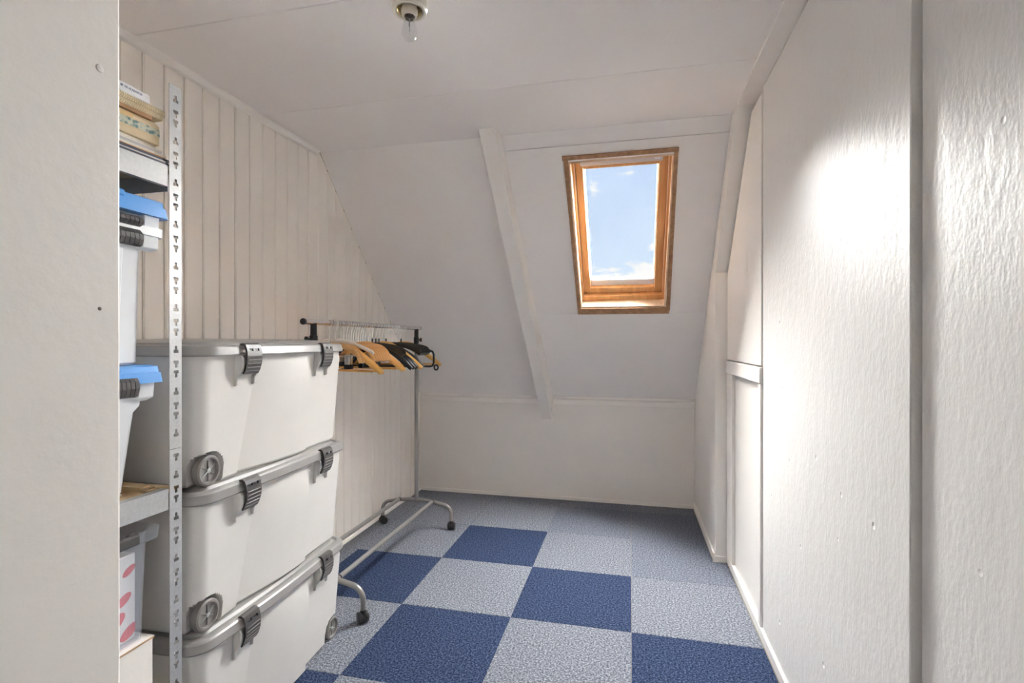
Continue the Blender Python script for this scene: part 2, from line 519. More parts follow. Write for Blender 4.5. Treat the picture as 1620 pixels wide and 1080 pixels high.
# knee wall
kw = MB().prism([(YB, -0.1), (YB + 0.1, -0.1), (YB + 0.1, slope_z(YB + 0.1)), (YB, ZK)], 'x', XL - 0.1, XR + 0.1).build('wall_back', WALL)
tag(kw, 'low white knee wall below the pitched ceiling', 'wall', kind='structure')
for a, b in ((XL + 0.003, -0.645), (-0.553, 0.4395)):
    t = MB().prism([(YB - 0.001, 0.700), (YB - 0.016, 0.702), (YB - 0.020, 0.706), (YB - 0.020, 0.735), (YB - 0.014, 0.742), (YB - 0.001, 0.748)], 'x', a, b).build('trim_2' if a < -1 else 'trim_3', TRIM)
    tag(t, 'painted batten on the knee wall on the plank wall side of the rafter' if a < -1 else 'painted batten on the knee wall below the roof window', 'trim', kind='structure')
t = MB().prism([(YB - 0.001, 0.0005), (YB - 0.011, 0.0005), (YB - 0.010, 0.020), (YB - 0.004, 0.026), (YB - 0.001, 0.026)], 'x', XL + 0.015, 0.4275).build('baseboard_back', TRIM)
tag(t, 'low painted skirting strip along the knee wall', 'baseboard', kind='structure')

# rafter under the pitched ceiling
yt, yb_ = 2.335, YB - 0.001
def zt(y): return slope_z(y) + 0.001
raf = MB().hexa([(-0.642, yb_, 0.588), (-0.566, yb_, 0.588), (-0.556, yb_, zt(yb_)), (-0.634, yb_, zt(yb_)),
                 (-0.703, yt - 0.005, ZC - 0.0005), (-0.627, yt - 0.005, ZC - 0.0005), (-0.616, YS, ZC - 0.0005), (-0.695, YS, ZC - 0.0005)]).build('trim_4', TRIM, bevel=0.003, seg=2)
tag(raf, 'white painted rafter standing proud of the pitched ceiling', 'rafter', kind='structure')

# boxed-in rafter and pier in the far corner by the right wall
poly = [(2.893, 0.0005), (2.893, 1.535), (2.326, ZC - 0.0005), (YS, ZC - 0.0005), (YB - 0.001, ZK), (YB - 0.001, 0.0005)]
t = MB().prism(poly, 'x', 0.440, XB).build('trim_5', TRIM, bevel=0.004, seg=2)
tag(t, 'white boxed-in pier and rafter beside the framed wall panels', 'pier', kind='structure')

# ------------------------------------------------------------------ right wall
wr = MB().box(XB, XR + 0.12, YF - 0.1, YB + 0.1, -0.1, ZC + 0.1).build('wall_right', RAWWOOD)
tag(wr, 'glossy white right wall of large painted sheets', 'wall', kind='structure')
MB().box(XR, XB, YF - 0.02, 1.0822, -0.02, ZC + 0.01).build('wall_sheet', GLOSS, wr, bevel=0.0015)
MB().box(XR - 0.016, XB, 1.0885, 2.165, 0.052, ZC - 0.0155).build('wall_sheet', GLOSS, wr, bevel=0.002)
# framed panel section beyond the sheet
MB().prism([(2.172, 1.075), (2.885, 1.075), (2.885, 1.52), (2.335, 2.142), (2.172, 2.142)], 'x', XR - 0.021, XB).build('upper_panel', TRIM, wr, bevel=0.002)
MB().box(XR - 0.010, XB, 2.212, 2.740, 0.05, 1.005).build('lower_panel', TRIM, wr)
MB().box(XR - 0.024, XB, 2.172, 2.210, 0.05, 1.0035).build('stile', TRIM, wr, bevel=0.002)
MB().box(XR - 0.024, XB, 2.742, 2.885, 0.05, 1.0035).build('stile', TRIM, wr, bevel=0.002)
MB().box(XR - 0.027, XB, 2.172, 2.885, 1.0055, 1.068).build('rail', TRIM, wr, bevel=0.002)
MB().lathe([(0.006, 0.0), (0.006, 0.006), (0.003, 0.008)], 10, (XR - 0.031, 2.84, 1.045), 'x').build('paint_blob', TRIM, wr, smooth=True)
# baseboards
def base_r(name, x, y0, y1, label):
    b = thing(name, label, 'baseboard', (0, 0, 0), kind='structure')
    MB().box(x, XR - 0.0005 if x > 0.45 else 0.4395, y0, y1, 0.010, 0.050).build('board', TRIM, b, bevel=0.002)
    MB().box(x + 0.0015, XR - 0.0005 if x > 0.45 else 0.4395, y0, y1, 0.0005, 0.0098).build('raw_edge', RAWEDGE, b)
base_r('baseboard_right', 0.496, YF + 0.02, 2.880, 'painted skirting along the glossy right wall')
base_r('baseboard_pier', 0.4285, 2.882, YB - 0.012, 'painted skirting along the boxed-in pier')
b = MB().box(0.4285, 0.497, 2.8805, 2.8925, 0.0005, 0.034).build('baseboard_pier_end', TRIM, bevel=0.002)
tag(b, 'short skirting piece across the end of the pier', 'baseboard', kind='structure')
# ceiling trim over the right wall
t = MB().box(0.440, XB, YF + 0.005, 2.322, ZC - 0.011, ZC - 0.0003).build('trim_6', TRIM, bevel=0.002)
tag(t, 'flat painted ceiling board running above the right wall', 'trim', kind='structure')

# ------------------------------------------------------------------ near wall block by the camera and the landing behind
wn_ = MB().box(XL - 0.1, -0.620, YF - 0.1, 0.5126, -0.1, ZC + 0.1).build('wall_left_near', WALL, bevel=0.003, seg=2)
tag(wn_, 'smooth white wall corner hiding the end of the shelving', 'wall', kind='structure')
# a drilled nail hole, cut into the wall
cut = MB().lathe([(0.0024, -0.030), (0.0024, 0.004)], 14, (-0.620, 0.4867, 1.212), 'x').build('nail_hole', WALL)
md = wn_.modifiers.new('hole', 'BOOLEAN'); md.operation = 'DIFFERENCE'; md.object = cut; md.solver = 'EXACT'
dg_ = bpy.context.evaluated_depsgraph_get(); dg_.update()
me_ = bpy.data.meshes.new_from_object(wn_.evaluated_get(dg_))
wn_.modifiers.clear(); wn_.data = me_
bpy.data.objects.remove(cut)
MB().lathe([(0.005, 0.0), (0.004, 0.0010), (0.0015, 0.0014)], 14, (-0.620, 0.487, 1.500), 'x').build('filler_spot', WALL, wn_, smooth=True)
# plain wall closing the landing behind the viewpoint
wf = MB().box(-0.62, XR + 0.1, YF - 0.1, YF, -0.1, ZC + 0.1).build('wall_front', WALL)
tag(wf, 'plain white wall closing the landing', 'wall', kind='structure')

# ------------------------------------------------------------------ roof window
w1 = thing('window_1', 'pine-framed roof window set into the pitched ceiling', 'window', kind='structure')
w1.matrix_world = SLOPE_M
# casing boards, a little ragged and out of square
MB().hexa([(-0.318, -1.150, 0.0005), (-0.298, -1.150, 0.0005), (-0.300, -0.150, 0.0005), (-0.322, -0.150, 0.0005),
           (-0.318, -1.150, 0.009), (-0.298, -1.150, 0.009), (-0.300, -0.150, 0.009), (-0.322, -0.150, 0.009)]).build('casing', CASING, w1)
MB().hexa([(0.208, -1.128, 0.0005), (0.232, -1.128, 0.0005), (0.222, -0.150, 0.0005), (0.204, -0.150, 0.0005),
           (0.208, -1.128, 0.010), (0.232, -1.128, 0.010), (0.222, -0.150, 0.010), (0.204, -0.150, 0.010)]).build('casing', CASING, w1)
MB().box(-0.328, 0.224, -0.149, -0.128, 0.0005, 0.012).build('casing', CASING, w1, bevel=0.002)
MB().box(-0.297, 0.228, -1.150, -1.1045, 0.0005, 0.009).build('casing', CASING, w1)
# lining boards
D0 = -0.062
MB().box(-0.300, -0.292, -1.103, -0.161, D0, 0.0003).build('lining', LINING, w1)
MB().box(0.199, 0.207, -1.103, -0.161, D0, 0.0003).build('lining', LINING, w1)
MB().box(-0.292, 0.199, -1.104, -1.096, D0, 0.0003).build('lining', LINING, w1)
MB().box(-0.292, 0.199, -0.170, -0.161, D0, 0.0003).build('lining', LINING, w1)
# outer frame
FX0, FX1, FS0, FS1 = -0.300, 0.210, 0.161, 1.104
of = MB()
for q in ((FX0, -0.281, FS0, FS1), (0.188, FX1, FS0, FS1), (-0.281, 0.188, FS0, 0.195), (-0.281, 0.188, 1.062, FS1)):
    of.box(q[0], q[1], -q[3], -q[2], -0.150, D0 - 0.0005)
of.build('outer_frame', PINE, w1)
# sash
sa = thing('sash', None, None); sa.parent = w1
for q in ((-0.280, -0.238, 0.196, 1.060), (0.142, 0.187, 0.196, 1.060), (-0.238, 0.142, 0.196, 0.246), (-0.238, 0.142, 1.018, 1.060)):
    MB().box(q[0], q[1], -q[3], -q[2], -0.140, -0.086).build('sash_rail', PINE, sa, bevel=0.004, seg=2)
# pale glazing beads
for q in ((-0.238, -0.232, 0.246, 1.018), (0.136, 0.142, 0.246, 1.018), (-0.232, 0.136, 0.246, 0.252), (-0.232, 0.136, 0.976, 1.018)):
    MB().box(q[0], q[1], -q[3], -q[2], -0.134, -0.112).build('glazing_bead', WHITEMETAL, sa)
MB().box(-0.233, 0.137, -1.016, -0.248, -0.128, -0.122).build('pane', GLASS, sa)
# ventilation bar along the head
vb = MB().box(-0.250, 0.158, -0.222, -0.180, -0.0855, -0.066).build('ventilation_bar', GREYMETAL, w1, bevel=0.005, seg=2)
MB().box(0.118, 0.145, -0.210, -0.196, -0.0658, -0.0652).build('rating_plate', WHITEMETAL, w1)
# black keyhole screws in the bottom lining
for x in (-0.280, 0.180):
    MB().lathe([(0.0025, 0.0), (0.0025, 0.0006)], 8, (x, -1.0958, -0.022), 'y').build('screw', DARKB, w1)

# ------------------------------------------------------------------ ceiling lamp holder with clear bulb
lamp = thing('ceiling_lamp', 'bare clear bulb in a round ivory ceiling lampholder', 'lamp', (-0.632, 1.398, ZC))
MB().lathe([(0.046, 0.0), (0.052, -0.010), (0.0535, -0.024), (0.0525, -0.036), (0.048, -0.041), (0.041, -0.041), (0.038, -0.026), (0.036, -0.016)], 36, cap1=True).build('base', PORCELAIN, lamp, smooth=True)
for k in range(3):
    MB().lathe([(0.0372 - 0.0008 * k, -0.018 - 0.007 * k), (0.0345, -0.0205 - 0.007 * k), (0.0372 - 0.0004 * k, -0.023 - 0.007 * k)], 32, cap0=False, cap1=False).build('thread', BRASS, lamp, smooth=True)
MB().lathe([(0.0359, -0.0165), (0.0335, -0.0175), (0.024, -0.0175)], 32, cap0=False).build('reflector', BRASS, lamp, smooth=True)
MB().lathe([(0.021, -0.0178), (0.021, -0.030), (0.0240, -0.034), (0.0240, -0.046), (0.021, -0.054), (0.0165, -0.055), (0.0155, -0.042)], 28, cap1=True).build('socket', PORCELAIN, lamp, smooth=True)
bl = MB().lathe([(0.0125, -0.050), (0.0130, -0.066), (0.0165, -0.073), (0.0210, -0.086), (0.0232, -0.099), (0.0224, -0.110), (0.0175, -0.1205), (0.0095, -0.1255), (0.0005, -0.127)], 32, cap0=False).build('bulb', BULBGLASS, lamp, smooth=True, angle=80)
MB().lathe([(0.0133, -0.045), (0.0133, -0.060), (0.012, -0.061)], 20).build('bulb_cap', DARKB, bl, smooth=True)
MB().lathe([(0.0024, -0.060), (0.0020, -0.078), (0.0027, -0.081), (0.0009, -0.083), (0.0007, -0.099)], 10).build('stem', GALVD, bl, smooth=True)

# ------------------------------------------------------------------ metal shelving unit
RX0, RX1, RY0, RY1, RH = -1.600, -1.100, 0.520, 1.068, 1.805
rack = thing('shelving_unit', 'galvanised boltless shelving unit with slotted corner posts', 'shelf', (0, 0, 0))
def slot_plate(name, w, h, zoff, parent):
    """flat plate w wide (u), h tall with T-shaped slots, lying in local XY, thickness 1.4 mm"""
    cu = bpy.data.curves.new(name, 'CURVE'); cu.dimensions = '2D'; cu.fill_mode = 'BOTH'; cu.extrude = 0.0007
    def spl(pts):
        s = cu.splines.new('POLY'); s.points.add(len(pts) - 1); s.use_cyclic_u = True
        for p, q in zip(s.points, pts): p.co = (q[0], q[1], 0, 1)
    spl([(0, 0), (w, 0), (w, h), (0, h)])
    per = 0.1035
    T = [(-0.0072, 0.0088), (0.0072, 0.0088), (0.0072, 0.0012), (0.0034, 0.0012), (0.0034, -0.0088), (-0.0034, -0.0088), (-0.0034, 0.0012), (-0.0072, 0.0012)]
    k = int(math.floor(zoff / per)) - 1
    while k * per < zoff + h + per:
        for dz, flip in ((0.0800, 1), (0.0560, 1), (0.0130, -1)):
            zc = k * per + dz - zoff
            if 0.014 < zc < h - 0.014:
                spl([(w * 0.47 + a, zc + flip * b) for a, b in T])
        k += 1
    ob = bpy.data.objects.new(name, cu); COL.objects.link(ob)
    dg = bpy.context.evaluated_depsgraph_get(); dg.update()
    me = bpy.data.meshes.new_from_object(ob.evaluated_get(dg))
    COL.objects.unlink(ob); bpy.data.objects.remove(ob)
    me.materials.clear(); me.materials.append(GALV)
    o = bpy.data.objects.new(name, me); COL.objects.link(o); o.parent = parent
    return o
z_spl = 0.906
cache = {}
for sx, sy in ((1, 1), (1, -1), (-1, 1), (-1, -1)):
    for z0, z1 in ((0.0, z_spl - 0.0006), (z_spl + 0.0006, RH)):
        px = RX1 if sx > 0 else RX0
        py = RY1 if sy > 0 else RY0
        for face in ('x', 'y'):
            key = (z0,)
            if key in cache:
                o = cache[key].copy(); COL.objects.link(o)
            else:
                o = slot_plate('post_flange', 0.035, z1 - z0, z0 - 0.0006, rack)
                cache[key] = o
            # map plate: u -> away from corner along y (face x) or along x (face y); v -> z
            if face == 'x':
                M = Matrix(((0, 0, 1, px - 0.0007 * sx), (-sy, 0, 0, py), (0, 1, 0, z0), (0, 0, 0, 1)))
            else:
                M = Matrix(((-sx, 0, 0, px - 0.0015 * sx), (0, 0, 1, py - 0.0007 * sy), (0, 1, 0, z0), (0, 0, 0, 1)))
            o.matrix_local = M
for zs in (0.090, 0.760, 1.551):
    sh = thing('shelf', None, None); sh.parent = rack
    h = 0.051
    xa, xb = RX0 + 0.002, RX1 - 0.002
    for s_, x in ((1, xb), (-1, xa)):
        MB().prism([(x, zs), (x, zs + h), (x - s_ * 0.022, zs + h), (x - s_ * 0.022, zs + h - 0.0015), (x - s_ * 0.0015, zs + h - 0.0015), (x - s_ * 0.0015, zs + 0.0015), (x - s_ * 0.012, zs + 0.0015), (x - s_ * 0.012, zs)], 'y', RY0 + 0.036, RY1 - 0.0365).build('long_beam', GALV, sh)
    for s_, yy in ((1, RY1 - 0.0018), (-1, RY0 + 0.0018)):
        MB().box(xa + 0.037, xb - 0.037, min(yy, yy - s_ * 0.0015), max(yy, yy - s_ * 0.0015), zs, zs + h).build('end_beam', GALV, sh)
    MB().box(xa + 0.003, xb - 0.003, RY0 + 0.006, RY1 - 0.006, zs + h - 0.010, zs + h - 0.0018).build('shelf_board', CHIP, sh)
SH1, SH2, SH0 = 1.551 + 0.051, 0.760 + 0.051, 0.090 + 0.051

# ------------------------------------------------------------------ rounded-rectangle loft outline
def rrect(hx, hy, r, z, n=5, cx=0, cy=0):
    pts = []
    for (sx, sy, a0) in ((1, 1, 0), (-1, 1, pi / 2), (-1, -1, pi), (1, -1, 1.5 * pi)):
        for k in range(n + 1):
            a = a0 + (pi / 2) * k / n
            pts.append((cx + sx * (hx - r) + r * cos(a), cy + sy * (hy - r) + r * sin(a), z))
    return pts

# ------------------------------------------------------------------ blue-lidded bins on the shelf
def ridged_bar(mb, x, y0, y1, z0, z1, dep, n):
    # a curved grip in x/z, divided in n ridges along y
    prof = [(0, z1), (dep * 0.55, z1 - 0.002), (dep * 0.95, z1 - (z1 - z0) * 0.3), (dep, z1 - (z1 - z0) * 0.6), (dep * 0.8, z0 + 0.003), (dep * 0.5, z0), (0, z0 + 0.004)]
    step = (y1 - y0) / n
    for k in range(n):
        a = y0 + k * step
        mb.prism([(x + p, q) for p, q in prof], 'y', a + step * 0.06, a + step * 0.94)
    mb.prism([(x + p * 0.9, q + (0.001 if q < z1 - 0.001 else -0.001)) for p, q in prof], 'y', y0, y1)
def make_bin(name, label, cx, cy, z0, hx, hy, H, latch_z, two):
    b = thing(name, label, 'storage bin', (cx, cy, z0), group=None)
    tp, tq = (0.83, 0.86) if two else (0.75, 0.85)
    bo = MB()
    bo.loft([rrect(hx * tp - 0.006, hy * tp - 0.006, 0.02, 0.0), rrect(hx * tp, hy * tp, 0.022, 0.006), rrect(hx * tq, hy * tq, 0.026, H - 0.11),
             rrect(hx * 0.90, hy * 0.90, 0.026, H - 0.095), rrect(hx * 0.92, hy * 0.92, 0.026, H - 0.03)])
    body = bo.build('body', BINWHITE, b, smooth=True)
    # collar under the lid with stiffening gussets
    co = MB().loft([rrect(hx * 0.90, hy * 0.90, 0.026, H - 0.088), rrect(hx * 1.03, hy * 1.06, 0.026, H - 0.086), rrect(hx * 1.03, hy * 1.06, 0.026, H - 0.066), rrect(hx * 0.90, hy * 0.90, 0.026, H - 0.062)])
    if two: co.build('collar', BINWHITE, b, smooth=True)
    for yy in (hy * 0.84, -hy * 0.84):
        MB().prism([(hx * 0.84, H - 0.028), (hx * 1.01, H - 0.028), (hx * 0.98, H - (0.115 if two else 0.075)), (hx * 0.84, H - (0.12 if two else 0.085))], 'y', yy - 0.018, yy + 0.022).build('gusset', BINWHITE, b, bevel=0.002)
    # vertical reveal on the end face
    MB().hexa([(hx * tp - 0.002, -hy * 0.52, 0.02), (hx * tp + 0.0045, -hy * 0.52, 0.02), (hx * tp + 0.0045, hy * 0.52, 0.02), (hx * tp - 0.002, hy * 0.52, 0.02),
               (hx * tq - 0.004, -hy * 0.56, H - 0.12), (hx * tq + 0.0045, -hy * 0.56, H - 0.12), (hx * tq + 0.0045, hy * 0.56, H - 0.12), (hx * tq - 0.004, hy * 0.56, H - 0.12)]).build('raised_panel', BINWHITE, b, bevel=0.004, seg=2)
    lid = MB().loft([rrect(hx * 1.02, hy * 1.02, 0.016, H - 0.040), rrect(hx * 1.075, hy * 1.075, 0.018, H - 0.040), rrect(hx * 1.06, hy * 1.06, 0.018, H - 0.016),
                     rrect(hx * 1.045, hy * 1.045, 0.018, H - 0.0155), rrect(hx * 1.035, hy * 1.035, 0.018, H - 0.002), rrect(hx * 0.98, hy * 0.98, 0.03, H + 0.002), rrect(hx * 0.92, hy * 0.92, 0.03, H - 0.004)]).build('lid', BLUE, b, smooth=True, angle=25)
    MB().box(hx * 1.03, hx * 1.065, -hy * 0.45, hy * 0.45, H - 0.012, H + 0.003).build('lid_tab', BLUE, lid, bevel=0.003)
    lt = MB(); w = hy * 0.66
    for zc, hh in (((latch_z, 0.040), (latch_z + 0.038, 0.024)) if two else ((latch_z, 0.052),)):
        ridged_bar(lt, hx * 0.965, -w, w, zc - hh / 2, zc + hh / 2, 0.024, 22)
    lt.build('latch', LATCH, b)
    # feet
    for sx in (-1, 1):
        for sy in (-1, 1):
            MB().loft([rrect(0.018, 0.018, 0.006, -0.006, cx=sx * hx * 0.6, cy=sy * hy * 0.6), rrect(0.022, 0.022, 0.006, 0.001, cx=sx * hx * 0.6, cy=sy * hy * 0.6)]).build('foot', LATCH if two else BINWHITE, b)
    return b
make_bin('storage_bin', 'lower white bin with blue lid standing on the chipboard shelf', -1.272, 0.829, SH2 + 0.0041, 0.166, 0.176, 0.300, 0.255, False)
make_bin('storage_bin', 'taller white bin with blue lid stacked on the lower bin', -1.275, 0.833, SH2 + 0.0041 + 0.3018, 0.171, 0.184, 0.390, 0.292, True)

# loose cardboard sheets on the shelf beside the lower bin
for k in range(3):
    o = MB().box(-1.57, -1.125 - 0.010 * k, 0.993, 1.026 - 0.003 * k, SH2 - 0.0020 + 0.0040 * k, SH2 + 0.0021 + 0.0040 * k).build('cardboard_sheet', CHIP)
    tag(o, 'thin tan cardboard sheet lying on the shelf beside the lower blue-lidded bin', 'cardboard', 'cardboard sheets on the shelf')

# carton on the lowest shelf
ct = thing('carton', 'white cardboard carton on the lowest shelf under the clear bin', 'box', (-1.290, 0.795, SH0 - 0.0003))
cw, cd, ch = 0.180, 0.202, 0.326
MB().box(-cw, cw, -cd, cd, 0, ch).build('body', CARTON, ct, bevel=0.002)
MB().hexa([(-cw, -cd, ch + 0.0005), (cw + 0.002, -cd, ch + 0.0005), (cw + 0.002, cd + 0.001, ch + 0.0005), (-cw, cd + 0.001, ch + 0.0005),
           (-cw, -cd, ch + 0.0045), (cw + 0.003, -cd, ch + 0.0045), (cw + 0.003, cd + 0.001, ch + 0.0045), (-cw, cd + 0.001, ch + 0.0045)]).build('top_flap', CARTON, ct)
MB().box(cw + 0.0026, cw + 0.0038, -cd, cd, ch + 0.0002, ch + 0.0036).build('raw_edge', CARTONRAW, ct)
CT = SH0 - 0.0003 + ch + 0.0043

# clear open bin on the carton
cb = thing('clear_bin', 'lidless clear plastic bin with dark handle on the white carton', 'storage bin', (-1.270, 0.838, CT))
hx, hy, H = 0.165, 0.162, 0.262
th = 0.003
def cring(k, z, r, inset=0): return rrect(hx * k - inset, hy * k - inset, r, z)
MB().loft([cring(0.91, 0, 0.02), cring(0.985, H - 0.03, 0.04), cring(1.0, H - 0.028, 0.04), cring(1.07, H - 0.026, 0.03), cring(1.085, H - 0.002, 0.03),
           cring(1.06, H, 0.045), cring(1.0, H - 0.004, 0.04), cring(0.985, H - 0.03, 0.04, th), cring(0.91, th, 0.02, th)]).build('body', CLEARPL, cb, smooth=True, angle=30)
MB().box(hx * 1.085, hx * 1.085 + 0.012, -hy * 0.72, hy * 0.62, H - 0.020, H + 0.004).build('handle', LATCH, cb, bevel=0.004, seg=2)
MB().prism([(hx * 1.0, H + 0.002), (hx * 1.09, H + 0.006), (hx * 1.11, H - 0.016), (hx * 1.09, H - 0.024), (hx * 1.02, H - 0.012)], 'y', hy * 0.52, hy * 0.66).build('handle_hook', LATCH, cb, bevel=0.002)
# dotted box inside the clear bin
db = thing('dotted_box', 'white gift box with red dots inside the clear bin', 'box', (-1.262, 0.822, CT + 0.0028))
MB().box(-0.120, 0.122, -0.115, 0.156, 0, 0.200).build('body', CARTON, db, bevel=0.002)
random.seed(3)
dots = [(a_ * 0.9 + 0.005, b_ * 0.95, r_ * 0.9) for a_, b_, r_ in [(0.150, 0.022, 0.028), (0.112, 0.058, 0.032), (0.055, 0.030, 0.026), (0.135, 0.105, 0.024), (0.060, 0.095, 0.028), (0.150, 0.172, 0.020), (0.085, 0.150, 0.024), (0.100, 0.188, 0.016), (0.01, 0.07, 0.03), (0.02, 0.14, 0.026), (-0.05, 0.04, 0.03), (-0.04, 0.11, 0.026), (-0.03, 0.17, 0.022), (-0.10, 0.08, 0.028), (-0.10, 0.15, 0.024)]]
for (dy, dz, r) in dots:
    mb = MB(); pts = []
    for k in range(20):
        a = 2 * pi * k / 20
        yy = max(-0.114, min(0.155, dy + r * 0.85 * cos(a) + 0.004 * sin(a)))
        zz = max(0.002, min(0.184, dz + r * 0.62 * sin(a) + 0.25 * r * cos(a)))
        pts.append((yy, zz))
    mb.prism(pts, 'x', 0.1221, 0.1226).build('dot', RED, db)

# ------------------------------------------------------------------ books and papers on the top shelf
random.seed(11)
zb = SH1 - 0.0002
def slab(name, label, x1, y1, h, m, depth=0.28, length=0.36, rz=0.0, group=None, cover=None, cat='magazine'):
    """a flat-lying paper thing; its spine faces +x"""
    global zb
    t = thing(name, label, cat, (x1, y1, zb), rz, group)
    if cover:
        c = 0.0016
        MB().box(-depth + 0.003, -0.004, -length + 0.004, -0.004, c, h - c).build('pages', m, t)
        MB().box(-depth, 0, -length, 0, 0, c).build('cover', cover, t)
        MB().box(-depth, 0, -length, 0, h - c, h).build('cover', cover, t)
        MB().box(-0.002, 0, -length, 0, c, h - c).build('spine', cover, t)
    else:
        MB().box(-depth, 0, -length, 0, 0, h).build('pages', m, t)
    zb += h - 0.0001
    return t
slab('magazine', 'dark navy magazine at the bottom of the paper stack on the top shelf', -1.1045, 1.037, 0.0055, PAPER, rz=0.01, cover=NAVYC)
slab('magazine', 'grey magazine above the navy one in the paper stack', -1.106, 1.031, 0.0045, PAPER, rz=-0.005, cover=GREYC)
slab('magazine', 'black magazine below the orange one in the paper stack', -1.107, 1.041, 0.0055, NAVYC, rz=0.015, cover=NAVYC)
slab('magazine', 'orange magazine between the black one and the pale papers', -1.112, 1.029, 0.0045, ORANGEC, rz=0.0, cover=ORANGEC)
for k, (h, yy) in enumerate(((0.0065, 1.036), (0.0075, 1.028), (0.0055, 1.034), (0.0065, 1.020))):
    slab('paper_folder', 'pale grey paper folder under the tan ornamented book', -1.114 - 0.004 * k, yy, h, PAPER, rz=0.01 * (k % 2), group='pale folders under the tan book', cover=(GREYC if k == 1 else None), cat='folder')
# tan book with ornament band
h = 0.053
t = thing('ornamented_book', 'thick tan book with a green ornamental band along its spine', 'book', (-1.116, 1.022, zb))
MB().loft([[(-0.26, -0.36, 0), (0, -0.36, 0), (0, 0, 0), (-0.26, 0, 0)][::1], [(-0.26, -0.36, h - 0.008), (0, -0.36, h - 0.008), (0, 0, h - 0.008), (-0.26, 0, h - 0.008)],
           [(-0.26, -0.36, h), (-0.004, -0.36, h), (-0.004, -0.008, h), (-0.26, -0.008, h)]]).build('cover', TANBOX, t, bevel=0.003, seg=2)
MB().box(-0.001, 0.0006, -0.359, -0.001, 0.020, 0.037).build('ornament_band', ORNAMENT, t)
MB().box(-0.001, 0.0005, -0.150, -0.070, 0.0385, 0.0495).build('label_patch', mat('pale_orange_patch', (0.66, 0.46, 0.22), 0.7), t)
zb += h - 0.0001
# spiral-bound albums
for k, (h, m, yy, lab) in enumerate(((0.009, BROWNC, 0.998, 'brown-covered album lying on the tan ornamented book'), (0.013, CREAMPAPER, 1.026, 'cream spiral-bound album on top of the brown album'), (0.012, CREAMPAPER, 1.032, 'cream spiral-bound album directly under the white book'))):
    t = slab('spiral_album', lab, -1.112, yy, h, CREAMPAPER if k else PAPER, depth=0.25, length=0.34, rz=-0.01, cover=m, cat='album')
    if k:
        mb = MB()
        n = 62
        for q in range(n):
            yy = -0.335 + q * 0.33 / (n - 1)
            r = h * 0.46
            mb.sweep([(0.001 + r * cos(a) * 0.7, yy + 0.0012 * sin(a), h / 2 + r * sin(a)) for a in [2 * pi * i / 10 for i in range(10)]], 0.0008, seg=5, up=(0, 1, 0), closed=True)
        mb.build('spiral_binding', CREAMPAPER, t, smooth=True)
# white book with lettering
h = 0.0275
t = thing('white_book', 'glossy white book with grey spine lettering on top of the stack', 'book', (-1.117, 0.997, zb - 0.0001))
t.rotation_euler = (0.0, 0.0, 0.02)
MB().prism([(-0.22, 0), (-0.005, 0), (0, 0.006), (0, h - 0.006), (-0.005, h), (-0.22, h)], 'y', -0.31, 0).build('cover', WHITEC, t, bevel=0.002, seg=2)
MB().box(-0.21, -0.006, -0.306, 0.0012, 0.004, h - 0.004).build('pages', PAPER, t)
MB().box(-0.001, 0.0007, -0.31, -0.080, 0.0010, 0.0085).build('cover_picture', GREENC, t)
def text(body, size, m, parent, M, name='lettering', ext=0.0002):
    cu = bpy.data.curves.new(name, 'FONT'); cu.body = body; cu.size = size; cu.extrude = ext
    ob = bpy.data.objects.new(name, cu); COL.objects.link(ob)
    dg = bpy.context.evaluated_depsgraph_get(); dg.update()
    me = bpy.data.meshes.new_from_object(ob.evaluated_get(dg))
    COL.objects.unlink(ob); bpy.data.objects.remove(ob)
    me.materials.clear(); me.materials.append(m)
    o = bpy.data.objects.new(name, me); COL.objects.link(o); o.parent = parent
    o.matrix_local = M
    return o
text('\u25A0  DE ALABASTER', 0.0066, INK, t, Matrix(((0, 0, 1, 0.0004), (1, 0, 0, -0.075), (0, 1, 0, 0.0145), (0, 0, 0, 1))))

# ------------------------------------------------------------------ big roller boxes
def box_outline(hx, hy, r, z, groove, well):
    """body outline; both long sides have a recessed, bowed middle; wheel wells at the -y end below 'well'"""
    pts = []
    N = 20
    y0_, y1_ = -0.150 - 0.065 * max(0.0, 1 - z / 0.34), 0.112
    def sidex(y):       # the middle panel starts a little recessed and bows out to its other end
        if y0_ <= y <= y1_ and groove:
            t = (y - y0_) / (y1_ - y0_)
            return hx + groove * (-0.75 + 1.55 * sin(pi / 2 * min(1.0, 1.15 * t)))
        return hx
    lo, hi = -(hy - r), hy - r
    def span(a, b, n): return [a + (b - a) * k / (n - 1) for k in range(n)]
    yy = span(lo, y0_ - 0.0004, 34) + span(y0_ + 0.0004, y1_ - 0.0004, 20) + span(y1_ + 0.0004, hi, 48)
    right = [(sidex(q), q) for q in yy]
    arc1 = [(hx - r + r * cos(a), hy - r + r * sin(a)) for a in [pi / 2 * k / 6 for k in range(1, 7)]]
    arc2 = [(-(hx - r) - r * sin(a), hy - r + r * cos(a)) for a in [pi / 2 * k / 6 for k in range(0, 6)]]
    left = [(-sidex(q), -q) for q in yy]
    arc3 = [(-(hx - r) - r * cos(a), -(hy - r) - r * sin(a)) for a in [pi / 2 * k / 6 for k in range(1, 7)]]
    arc4 = [((hx - r) + r * sin(a), -(hy - r) - r * cos(a)) for a in [pi / 2 * k / 6 for k in range(0, 6)]]
    out = right + arc1 + arc2 + left + arc3 + arc4
    half = 0.0
    if well:
        half = sqrt(max(0.0, 0.0505 ** 2 - max(0.0, z - 0.0425) ** 2))
        lim = hx - 0.034
        out = [((max(-lim, min(lim, x)) if abs(q + 0.322) < half else x), q) for x, q in out]
    return [(x, q, z) for x, q in out]

